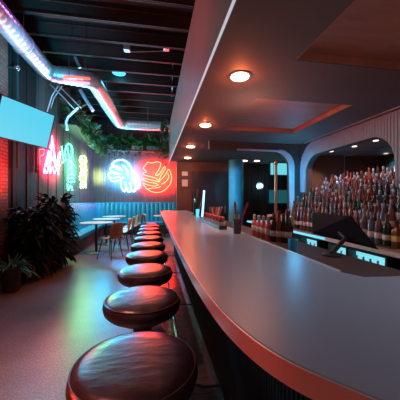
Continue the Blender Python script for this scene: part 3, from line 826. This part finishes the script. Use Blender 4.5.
MB().tube(fine, rr, 20).build('duct_pipe', 'duct', du, smooth=True)
for q in ((-2.06, 3.0), (-2.06, 4.6), (-1.20, 7.0)):
    b = MB(); b.tube([(q[0]+.165*math.cos(a), q[1], ZD-.01+.165*math.sin(a)) for a in [2*math.pi*i/20 for i in range(20)]], .008, 6, closed=True)
    b.tube([(q[0], q[1], ZD+.13), (q[0], q[1], ZC-.01)], .006, 6); b.build('hanger', 'steel', du, smooth=True)
b = MB().tube([(-.2+.14*0, 8.86+.165*math.cos(a), ZD-.02+.165*math.sin(a)) for a in [2*math.pi*i/20 for i in range(20)]], .008, 6, closed=True); b.tube([(-.2, 8.86, ZD+.12), (-.2, 8.86, ZC)], .006, 6); b.build('hanger', 'steel', du, smooth=True)
# red and pink glow bar in place of light reflected on the duct
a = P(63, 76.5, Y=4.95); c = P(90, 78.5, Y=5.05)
t = thing('glow_bar', 'glowing red and pink ribbed bar standing in for light reflected at the duct bend', 'lamp', a)
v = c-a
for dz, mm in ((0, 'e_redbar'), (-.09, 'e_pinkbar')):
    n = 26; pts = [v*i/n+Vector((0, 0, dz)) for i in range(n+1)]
    MB().tube(pts, [.024 if i % 2 else .019 for i in range(n+1)], 10).build('glow_tube', mm, t, smooth=True)
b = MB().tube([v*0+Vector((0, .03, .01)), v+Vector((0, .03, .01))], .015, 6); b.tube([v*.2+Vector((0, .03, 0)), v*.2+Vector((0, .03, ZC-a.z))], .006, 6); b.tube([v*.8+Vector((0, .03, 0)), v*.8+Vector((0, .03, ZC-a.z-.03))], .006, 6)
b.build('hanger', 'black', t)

def rod(px, name, label, cat, mt, r=.02, group=None):
    w = [P(x, y, Y=Y) for x, y, Y in px]; b0 = w[0]
    o = MB().tube([v-b0 for v in w], r, 8).build(name, mt, None, smooth=True, loc=b0)
    if name in ('strut_pipe', 'bent_pipe'):
        q = max([v-b0 for v in w], key=lambda v: v.z)
        MB().tube([q, (q.x, q.y, ZC-b0.z)], .005, 6).build('hanger', 'black', o)
    return tag(o, label, cat, group)
rod([(47, 112, 6.2), (52, 96, 6.2), (58, 86, 6.2)], 'strut_pipe', 'leftmost thin metal strut under the duct bend, leaning right', 'pipe', 'duct', .012)
rod([(50, 110, 6.5), (54, 98, 6.5), (62, 86, 6.5)], 'strut_pipe', 'second thin metal strut just right of the first, leaning right', 'pipe', 'duct', .012)
rod([(57, 84, 6.5), (68, 95, 6.5), (81, 108, 6.5)], 'strut_pipe', 'upper of the two thin struts leaning left under the duct', 'pipe', 'duct', .012)
rod([(50, 84, 6.3), (64, 98, 6.3), (76, 111, 6.3)], 'strut_pipe', 'lower of the two thin struts leaning left under the duct', 'pipe', 'duct', .014)
rod([(80, 90, 6.6), (93, 111, 6.6)], 'strut_pipe', 'thick turquoise-lit diagonal pipe below the short duct run', 'pipe', 'duct', .04)
rod([(78, 108, 6.6), (68, 117, 6.6), (66, 122, 6.6), (67, 130, 6.6)], 'bent_pipe', 'bent metal pipe above the green neon sign', 'pipe', 'duct', .035)
rod([(75, 57, 6.0), (80, 68, 6.0)], 'strut_pipe', 'short turquoise pipe above the duct, under the open ceiling', 'pipe', 'duct', .03)
rod([(64, 0, 5.2), (80, 6, 5.2), (100, 14, 5.2), (118, 18, 5.2)], 'sagging_cable', 'pale cable sagging across the upper left ceiling', 'cable', 'steel', .008)
rod([(117, 20, 5.3), (119, 30, 5.3), (124, 38, 5.3), (127, 44, 5.3)], 'ceiling_conduit', 'bent conduit dropping to the blue ceiling box', 'pipe', 'steel', .010)
rod([(113.5, 0, 5.2), (117, 19, 5.2)], 'ceiling_rail', 'blue-lit rail hanging from the top edge of the ceiling', 'rail', 'duct', .03)
rod([(170, 6, 5.2), (168.5, 48, 5.2)], 'ceiling_conduit', 'straight pale conduit at the right of the open ceiling', 'pipe', 'steel', .010)
rod([(127, 52, 5.6), (170, 51, 5.6)], 'ceiling_rail', 'pale cross rail between the two ceiling boxes', 'rail', 'steel', .012)
rod([(173, 53, 5.7), (172, 96, 7.6)], 'ceiling_conduit', 'conduit running back beside the red-lit fascia', 'pipe', 'steel', .014)
for (x, y, lab) in ((127, 44, 'blue-lit ceiling box at the end of the bent conduit'), (166.5, 43, 'purple-lit ceiling box left of the fascia')):
    p = P(x, y, Y=5.3)
    o = MB().box(-.06, .06, -.06, .06, -.14, .10).build('speaker_box', 'duct', None, bevel=.01, loc=p); tag(o, lab, 'box', 'ceiling boxes')
    MB().tube([(0, 0, .1), (0, 0, ZC-p.z)], .008, 6).build('hanger', 'black', o)
def dish(px, py, Y, r, mt, lab):
    p = P(px, py, Y=Y)
    t = thing('dish_lamp', lab, 'lamp', p, 0, 'dish lamps under the open ceiling')
    MB().lathe([(r, 0), (r*.95, .04), (r*.5, .09), (.03, .12), (.02, .14)], n=28).build('shade', 'black', t, smooth=True)
    MB().lathe([(r*.92, -.006), (r*.92, .0), (.02, .0)], n=28).build('lens', mt, t, smooth=True)
    MB().tube([(0, 0, .13), (0, 0, ZC-p.z)], .008, 6).build('stem', 'black', t)
dish(119, 73, 6.6, .17, 'e_cyan', 'turquoise-lit dish lamp in the middle of the open ceiling')
dish(171, 26, 5.3, .09, 'e_pinkred', 'small red-lit dish lamp near the fascia')
dish(103, 65, 6.3, .05, 'e_downw', 'tiny warm dish lamp left of the turquoise one')
dish(124, 97, 8.2, .10, 'e_screen2', 'dim teal dish lamp just above the far duct run')
p = P(17, 68, X=XL+.14)
t = thing('wall_spotlight', 'small round spotlight high on the left wall above the television', 'lamp', p)
MB().ball((0, 0, 0), .045, 14).build('head', 'chrome', t, smooth=True); MB().tube([(-.13, 0, 0), (0, 0, 0)], .012, 8).build('wall_arm', 'black', t)
for i, (px, lab) in enumerate(((17, 'left vertical conduit on the wall above the television'), (36, 'right vertical conduit on the wall above the television'))):
    p = P(px, 100, X=XL+.04)
    o = MB().tube([(0, 0, 0), (0, 0, 2.7)], .02, 8).build('wall_conduit', 'black', None, smooth=True, loc=(XL+.045, p.y, 1.85)); tag(o, lab, 'pipe', 'wall conduits')

# ------------------------------------------------------------------ planted shelf
sh = thing('plant_shelf', 'high suspended shelf of planters running round the corner', 'shelf', (0, 0, 0))
b = MB(); b.box(XL+.01, .94, 10.28, 10.78, 3.20, 3.24); b.build('shelf_board', 'joist', sh)
b = MB(); b.box(XL+.01, XL+.42, 7.0, 10.275, 3.20, 3.24); b.build('shelf_board', 'joist', sh)
for (x, y) in ((-1.94, 7.1), (-1.94, 8.8), (-1.5, 10.3), (-.4, 10.3), (.7, 10.3)):
    MB().tube([(x, y, 3.24), (x, y, ZC)], .01, 6).build('hanger', 'black', sh)
def clampx(m, lo=None, yhi=None):
    m.v = [(max(v[0], lo) if lo is not None else v[0], min(v[1], yhi) if yhi is not None else v[1], v[2]) for v in m.v]
def foliage(mb, c, n, spread, L, up=.5, down=.0, w=.35):
    for i in range(n):
        a = rnd.random()*6.283; e = rnd.uniform(-down, up)
        r_ = rnd.random()**.6
        b0 = Vector(c)+Vector((spread[0]*r_*math.cos(a), spread[1]*r_*math.sin(a), spread[2]*rnd.random()))
        ll = L*rnd.uniform(.6, 1.2)
        mb.leaf(b0, (math.cos(a), math.sin(a), e*1.6+.05), ll, ll*w, droop=rnd.uniform(.1, .6))
cr = [(-1.75, 'leafy planter at the left corner of the high shelf'), (-1.2, 'second leafy planter from the left on the back shelf'), (-.62, 'pale planter with tall leaves in the middle of back shelf'), (-.05, 'planter above the gap between blue and red neon signs'), (.5, 'reddish-lit leafy planter at the right end of back shelf')]
for i, (x, lab) in enumerate(cr):
    t = thing('shelf_planter', lab, 'plant', (x, 10.5, 3.24), 0, 'planters on the high shelf')
    MB().box(-.24, .24, -.14, .14, 0, .20).build('planter_box', 'crate' if i in (0, 2, 3) else 'pot', t, bevel=.01)
    m = MB(); foliage(m, (0, -.02, .16), 95, (.26, .16, .35), .26, 1.0, .3); clampx(m, None, .27); m.build('foliage', 'leaf', t)
    m = MB()
    for q in range(10):
        a = rnd.uniform(-.24, .24); pts = [Vector((a, -.15, .2)), Vector((a+.02, -.22, .05)), Vector((a+rnd.uniform(-.08, .08), -.24, -.08-.15*rnd.random()))]
        for s_ in range(5):
            pp = pts[0].lerp(pts[2], s_/4)+Vector((0, -.05, 0)); m.leaf(pp, (rnd.uniform(-1, 1), -.6, -.3), .12, .06)
    m.build('trailing_leaves', 'leaf', t)
for i, (y, lab) in enumerate(((7.35, 'nearest leafy planter on the left wall shelf'), (8.2, 'second planter along the left wall shelf'), (9.05, 'third planter along the left wall shelf'), (9.8, 'farthest planter along the left wall shelf'))):
    t = thing('shelf_planter', lab, 'plant', (XL+.22, y, 3.24), 0, 'planters on the high shelf')
    MB().box(-.13, .13, -.2, .2, 0, .18).build('planter_box', 'pot', t, bevel=.01)
    m = MB(); foliage(m, (.04, 0, .15), 100, (.2, .3, .35), .3, 1.0, .5); clampx(m, -.19); m.build('foliage', 'leaf', t)
    m = MB()
    for q in range(12):
        a = rnd.uniform(-.22, .22); d_ = rnd.uniform(.1, .45)
        for s_ in range(6): m.leaf((.22+.03*rnd.random(), a+rnd.uniform(-.03, .03), .1-d_*s_/5), (.7, rnd.uniform(-1, 1), -.3), .12, .06)
    m.build('trailing_leaves', 'leaf', t)
# hanging vine at the fascia end
t = thing('hanging_vine', 'vine trailing down where the red-lit fascia meets far wall', 'plant', (.45, 6.85, 3.27))
MB().box(-.1, .14, -.1, .1, 0.001, .14).build('planter_box', 'pot', t, bevel=.01)
m = MB()
for q in range(16):
    x0 = rnd.uniform(-.22, -.08); y0 = rnd.uniform(-.12, .2); L = rnd.uniform(.5, 1.15)
    for s_ in range(12):
        f = s_/11; m.leaf((x0+.05*rnd.uniform(-1, 1), y0+.05*rnd.uniform(-1, 1), .1-L*f), (rnd.uniform(-1, .5), rnd.uniform(-1, 1), -.2), .10, .055)
m.build('trailing_leaves', 'leaf', t)
m = MB()
for q in range(6):
    x0 = -.10-.03*q; m.tube([(x0*.5, 0, .14), (x0, 0, .10), (x0, .02, -.9)], .004, 5)
m.build('stems', 'leaf2', t)

# ------------------------------------------------------------------ floor plants on the left
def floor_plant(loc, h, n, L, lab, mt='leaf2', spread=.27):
    t = thing('potted_plant', lab, 'plant', loc, 0, 'potted plants along the left wall')
    MB().lathe([(.13, 0), (.15, .01), (.19, .36), (.20, .38), (.175, .38), (.17, .34), (.01, .33)], n=28).build('pot', 'pot', t, smooth=True)
    b = MB()
    for i in range(6):
        a = i*1.05; b.tube([(.03*math.cos(a), .03*math.sin(a), .33), (.10*math.cos(a), .10*math.sin(a), .33+(h-.33)*.5), (.18*math.cos(a), .18*math.sin(a), h*.88)], [.010, .008, .004], 6)
    b.build('stems', 'leaf2', t, smooth=True)
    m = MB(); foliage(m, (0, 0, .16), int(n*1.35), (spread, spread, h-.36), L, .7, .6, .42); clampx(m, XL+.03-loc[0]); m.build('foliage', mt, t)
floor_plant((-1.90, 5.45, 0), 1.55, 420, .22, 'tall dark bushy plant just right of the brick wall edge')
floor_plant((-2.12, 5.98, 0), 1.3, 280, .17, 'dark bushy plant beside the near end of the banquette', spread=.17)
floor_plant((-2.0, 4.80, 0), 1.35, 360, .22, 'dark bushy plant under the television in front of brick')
t = thing('spiky_plant', 'small spiky red-lit plant at the left edge by brick wall', 'plant', (-2.02, 4.15, 0))
MB().lathe([(.09, 0), (.10, .01), (.13, .34), (.11, .34), (.01, .31)], n=24).build('pot', 'pot', t, smooth=True)
m = MB()
for i in range(60):
    a = rnd.random()*6.28; m.leaf((0.02*math.cos(a), .02*math.sin(a), .32), (math.cos(a), math.sin(a), rnd.uniform(.1, 1.8)), rnd.uniform(.3, .46), .022, droop=rnd.uniform(.3, .9))
clampx(m, XL+.03+2.02)
m.build('foliage', 'leaf', t)

# ------------------------------------------------------------------ lights of the place and added fill lights
W = bpy.data.worlds.new('World'); bpy.context.scene.world = W; W.use_nodes = True
W.node_tree.nodes['Background'].inputs[0].default_value = (1, .60, .50, 1); W.node_tree.nodes['Background'].inputs[1].default_value = .11
light('AREA', 'television glow', ctr+nrm*.06, (.10, .65, 1), 20, .7, ctr+nrm*2)
light('SPOT', 'brick wash', (-1.8, 4.1, 1.2), (1, .05, .01), 200, .1, (-2.35, 4.5, 2.8), spot_size=R(120), spot_blend=.8)
light('SPOT', 'red fascia wash', (-2.2, 2.2, 1.6), (1, .055, .02), 260, .2, (.4, 2.9, 3.1), spot_size=R(62), spot_blend=1)
light('SPOT', 'red fill on bar edge', (-2.2, 1.1, .97), (1, .06, .03), 110, .12, (.15, .66, 1.035), spot_size=R(28), spot_blend=1)  # unseen red spot, added to redden the bar edge
def halo(name, q, n, color, power, deg):
    light('SPOT', name, q+n, color, power, .12, q, spot_size=R(deg), spot_blend=1)
nb = Vector((0, -1.0, 0)); nl = Vector((.8, 0, 0))
for dx in (-.3, .3):
    halo('blue neon halo', P(124, 176, Y=YB)+Vector((dx, 0, 0)), nb, (.06, .48, 1), 420, 74)
    halo('red neon halo', P(158, 177, Y=YB)+Vector((dx, 0, 0)), nb, (1, .03, .012), 1200, 84)
halo('green halo at corner', P(99, 177, Y=YB), nb*.7, (.5, 1, .25), 150, 66)
halo('pink neon halo', P(52, 158, X=XL), nl, (1, .06, .22), 1000, 90)
halo('rose neon halo', P(43, 160, X=XL), nl*.6, (1, .03, .05), 300, 90)
halo('green neon halo', P(71, 165, X=XL), nl, (.03, 1, .45), 620, 90)
halo('yellow neon halo', P(84, 170, X=XL), nl, (.55, 1, .3), 620, 90)
light('POINT', 'blue neon glow', P(124, 176, Y=YB-.22), (.03, .42, 1), 120, .3)
light('POINT', 'red neon glow', P(158, 176, Y=YB-.22), (1, .035, .012), 110, .3)
light('POINT', 'pink neon glow', P(52, 158, X=XL+.3), (1, .06, .22), 8, .2)
light('POINT', 'green neon glow', P(71, 168, X=XL+.3), (.05, 1, .5), 25, .2)
light('POINT', 'yellow neon glow', P(84, 170, X=XL+.35), (.35, 1, .4), 75, .25)
light('POINT', 'cyan fill over banquette', (-1.55, 8.5, 2.0), (.01, .5, 1), 110, .15)  # added without a fitting, to turn the banquette cyan
light('SPOT', 'cyan fill on duct', (-1.7, 4.0, 2.9), (.03, .6, 1), 170, .1, (-2.0, 4.8, 3.8), spot_size=R(110), spot_blend=.9)  # unseen spot added for the cyan underside of the duct
light('SPOT', 'violet fill on duct', (-1.3, 4.6, 4.3), (.8, .2, 1), 12, .1, (-2.06, 4.2, 3.85), spot_size=R(110), spot_blend=.8)  # unseen spot added for violet highlights on the duct
light('SPOT', 'cyan fill on far duct', (-1.6, 7.2, 3.1), (.03, .55, 1), 200, .1, (-1.1, 7.4, 3.8), spot_size=R(110), spot_blend=.8)  # added spot, no fitting; brings cyan onto the far duct
light('POINT', 'cyan ceiling lamp', P(119, 76, Y=6.6)-Vector((0, 0, .1)), (.08, .6, 1), 6, .1)
light('SPOT', 'column wash', (1.15, 5.5, 1.7), (.05, .55, 1), 65, .05, (2.1, 6.5, 1.6), spot_size=R(56), spot_blend=.6)
light('POINT', 'blue arch lamp', (2.40, 4.15, 1.80), (.06, .52, 1), 9, .05)
light('POINT', 'blue arch lamp', (2.40, 4.15, 1.38), (.08, .55, 1), 6, .05)
light('SPOT', 'pink fill over floor', (-1.6, 1.0, 4.3), (1, .30, .22), 430, .15, (-1.0, 1.5, 0), spot_size=R(46), spot_blend=1)  # unseen spot put in to make the floor pinkish
light('SPOT', 'blue fill on bar edge', (-2.0, 2.9, 1.55), (.06, .55, 1), 90, .12, (.12, 1.5, 1.0), spot_size=R(30), spot_blend=1)  # unseen spot added for blue glints on bar edge and second stool
light('SPOT', 'orange fill over stools', (-.15, 6.3, 2.5), (1, .22, .08), 75, .25, (-.15, 6.0, 0), spot_size=R(150), spot_blend=.5)  # added, no fitting there: peach light on the stool tops
light('POINT', 'cyan fill under duct bend', (-1.6, 6.1, 3.3), (.03, .6, 1), 26, .1)  # added to light the struts cyan; no fitting here
light('SPOT', 'rosy fill over bar', (.80, 2.3, 2.32), (1, .50, .42), 60, .04, (.72, 2.35, 1.05), spot_size=R(56), spot_blend=.9)  # unseen fill added to brighten the things on the bar
light('POINT', 'warm ceiling fill', (-.5, 3.2, 3.5), (1, .40, .28), 5, .5)  # added soft fill, lifts the ceiling darks to warm brown
light('POINT', 'warm ceiling fill', (-.6, 7.6, 3.9), (1, .40, .28), 6, .4)  # second added fill for the darks, farther back
light('SPOT', 'cool fill over bar', (1.3, .5, 2.33), (.58, .82, 1), 26, .2, (.85, .75, 1.0), spot_size=R(72), spot_blend=.9)  # unseen cool fill added to light the bar top
light('POINT', 'warm fill behind bar', (1.0, 2.6, 2.1), (1, .48, .38), 8, .3)  # added fill for the soffit and the bar items
light('POINT', 'warm fill behind bar', (1.45, .6, 1.6), (1, .42, .28), 4, .3)  # second unseen warm fill, added near the camera

# ------------------------------------------------------------------ camera and view
cam = bpy.data.cameras.new('Camera'); co = bpy.data.objects.new('Camera', cam); col.objects.link(co)
cam.sensor_width = 36; cam.sensor_fit = 'HORIZONTAL'; cam.lens = 36*F/400; cam.clip_start = .02
co.location = (0, 0, EYE); co.rotation_euler = (R(90), 0, -TH)
sc = bpy.context.scene; sc.camera = co
sc.view_settings.view_transform = 'Standard'; sc.view_settings.look = 'None'; sc.view_settings.exposure = 0; sc.view_settings.gamma = 1
sc.view_settings.use_curve_mapping = False
